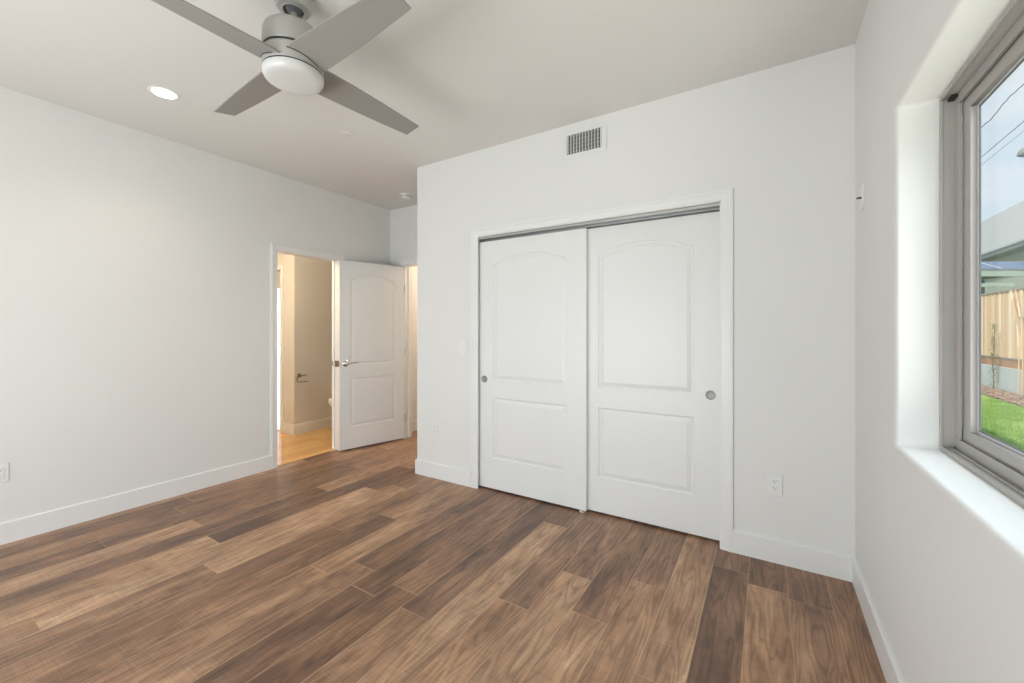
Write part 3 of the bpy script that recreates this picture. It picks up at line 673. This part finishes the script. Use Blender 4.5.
# neighbouring house: long gable roof parallel to the fence
HX, RXX = 10.5, 15.0
ze, zr = 5.72, 10.2
M['roof'] = (lambda g: g.set(Base_Color=g.ramp(g.noise(g.mapping(g.coord(), (2, 6, 2)), 2.0, 5), [(.3, srgb(158, 157, 153)), (.7, srgb(178, 177, 173))]), Roughness=.9))(G('pale shingles'))
M['fascia'] = paint('grey fascia', (.42, .43, .44, 1), .7); M['soffit'] = paint('grey soffit', (.30, .30, .30, 1), .8); M['siding'] = paint('sage siding', (.40, .41, .34, 1), .85)
nh = empty('neighbour_house', (13, 30, GZ), 'neighbouring house with a long pale shingle roof beyond the fence', 'house')
def NH(name, bm, m, parent=nh):
    o = obj(name, bm, m, parent); o.matrix_parent_inverse = Matrix.Translation(-Vector(nh.location)) if parent is nh else Matrix(); return o
bm = bmesh.new(); prism(bm, [(HX, ze), (RXX, zr), (2 * RXX - HX, ze), (2 * RXX - HX, ze - .12), (RXX, zr - .15), (HX, ze - .12)], 16, 62, lambda a, b, c: (a, c, b)); NH('roof', bm, M['roof'])
bm = bmesh.new(); box(bm, HX - .02, HX + .05, 16, 62, ze - .34, ze - .06); NH('fascia', bm, M['fascia'])
bm = bmesh.new(); tube(bm, [(HX - .07, 16, ze - .13), (HX - .07, 62, ze - .13)], .07, 10); NH('gutter', bm, M['fascia'])
bm = bmesh.new(); box(bm, HX + .05, HX + .7, 16, 62, ze - .36, ze - .30); NH('soffit', bm, M['soffit'])
bm = bmesh.new(); prism(bm, [(HX + .7, GZ), (HX + .7, ze - .3), (RXX, zr - .5), (2 * RXX - HX - .7, ze - .3), (2 * RXX - HX - .7, GZ)], 16.6, 61.4, lambda a, b, c: (a, c, b)); NH('wall', bm, M['siding'])

# patio cover with solar panels, between the fence and that house
pa = R(YAW); Fv = Vector((-math.sin(pa), math.cos(pa), 0)); Rv = Vector((math.cos(pa), math.sin(pa), 0))
D0 = 16.0; org = Fv * D0 + Rv * (D0 * 1.19)
pc = empty('patio_cover', (org.x, org.y, GZ), 'patio cover with pale green beams and solar panels behind the fence', 'patio cover', (0, 0, pa))
M['beam'] = paint('pale green beam', (.88, .96, .84, 1), .6); M['shade_wall'] = paint('olive grey wall', (.33, .34, .29, 1), .85)
zz = lambda y, d=D0: CAM_H + (CY - y) * d / F_PX - GZ
def PC(name, lst, m, parent=pc, **k): return boxes(name, lst, m, parent, **k)
PC('roof_deck', [(-5.2, 2.1, -.05, 2.6, zz(270.5) - .03, zz(270.5))], M['weathered'])
PC('gutter', [(-5.2, 2.1, -.06, -.0, zz(271.2), zz(268.8))], M['fascia'])
PC('fascia_beam', [(-5.0, 2.0, -.13, -.07, zz(276.8), zz(271.8))], M['beam'], bevel=.01)
PC('lower_beam', [(-5.0, (1008.7 - 512) / F_PX * D0 - D0 * 1.19, -.20, -.14, zz(287.5), zz(284))], M['beam'], bevel=.01)
PC('rear_wall', [(-5.0, 2.0, 2.4, 2.5, 0, zz(272))], M['shade_wall'])
for x in (-4.8, 1.9): PC('post', [(x - .06, x + .06, .0, .12, 0, zz(277))], M['beam'])
g = G('solar cells'); s_ = g.n('ShaderNodeTexBrick'); g.l(g.coord(), s_.inputs['Vector']); s_.offset = 0; s_.inputs['Scale'].default_value = 1; s_.inputs['Brick Width'].default_value = .16; s_.inputs['Row Height'].default_value = .16; s_.inputs['Mortar Size'].default_value = .006
s_.inputs['Color1'].default_value = srgb(86, 104, 142); s_.inputs['Color2'].default_value = srgb(96, 114, 150); s_.inputs['Mortar'].default_value = srgb(150, 162, 186); g.set(Base_Color=s_.outputs['Color'], Roughness=.25); M['solar'] = g.m
for k in range(3):
    sp0 = empty('solar_panel', (0, 0, 0)); sp0.parent = pc; sp0.location = (-3.06 + k * 2.04, .05, zz(269.4)); sp0.rotation_euler = (R(25), 0, 0)
    boxes('panel_glass', [(-.98, .98, 0, 1.0, 0, .03)], M['solar'], sp0)
    boxes('panel_frame', [(-1.0, 1.0, -.02, 0, -.01, .035), (-1.0, 1.0, 1.0, 1.02, -.01, .035), (-1.0, -.98, 0, 1.0, -.01, .035), (.98, 1.0, 0, 1.0, -.01, .035)], M['frame_light'], sp0)

# overhead cables and a street lamp head
def pix(u, y, d): k = (u - 512) / F_PX; return Fv * d + Rv * (k * d) + Vector((0, 0, CAM_H + (CY - y) * d / F_PX))
M['cable'] = paint('cable black', (.03, .035, .04, 1), .7)
for nm, (pa_, pb_), rad, wav, lab in (('overhead_cable', ((930, 184), (1100, 0)), .026, .09, 'highest overhead cable, thick and slightly kinked, in the window'),
                                 ('overhead_cable', ((930, 200.5), (1100, 57)), .020, 0, 'middle thin black overhead cable in the window'),
                                 ('overhead_cable', ((930, 206), (1100, 70)), .011, 0, 'lowest and faintest overhead cable in the window')):
    A_, B_ = pix(*pa_, 34), pix(*pb_, 24); bm = bmesh.new(); pts = []
    for i in range(145):
        t = i / 144; p_ = A_.lerp(B_, t); p_.z += wav * math.sin(t * 38) * (1 + .5 * math.sin(t * 91)); pts.append(p_ - A_)
    tube(bm, pts, rad, 6); o = obj(nm, bm, M['cable'], smooth=60, loc=A_); tag(o, lab, 'cable', 'overhead cables across the sky')
lp = pix(1018, 156.5, 15.2); rp = pix(1038, 150, 14.5)
sl = empty('street_lamp', (rp.x, rp.y, GZ), 'grey street lamp head at the right edge of the window view', 'street lamp')
bm = bmesh.new(); a_, b_ = lp - Vector((rp.x, rp.y, GZ)), rp - Vector((rp.x, rp.y, GZ))
dd = (b_ - a_); secs = ((0, .015, .015), (.12, .12, .07), (.45, .26, .20), (.7, .24, .19), (1, .08, .08)); side = dd.cross(Vector((0, 0, 1))).normalized(); rings = []
for t, w_, h_ in secs:
    c_ = a_.lerp(b_, t); rings.append([bm.verts.new(c_ + side * (w_ * math.cos(q)) + Vector((0, 0, h_ * math.sin(q) * (1.3 if math.sin(q) > 0 else .7)))) for q in (math.pi * 2 * i / 14 for i in range(14))])
for a, b in zip(rings, rings[1:]):
    for i in range(14): bm.faces.new([a[i], a[(i + 1) % 14], b[(i + 1) % 14], b[i]])
bm.faces.new(rings[0]); bm.faces.new(list(reversed(rings[-1]))); obj('lamp_head', bm, M['soffit'], sl, smooth=40)
bm = bmesh.new(); tube(bm, [b_, b_ + dd.normalized() * 3.0, Vector((b_.x + dd.normalized().x * 3.5, b_.y + dd.normalized().y * 3.5, b_.z - .6)), Vector((b_.x + dd.normalized().x * 3.5, b_.y + dd.normalized().y * 3.5, 0))], .07, 10); obj('pole', bm, M['fascia'], sl, smooth=60)

# eave of this house over the window
tag(boxes('roof_eave', [(XO, XO + .55, -6, 8, 2.80, 2.98)], M['fascia']), 'eave of the house above the window outside', 'eave', kind='structure')
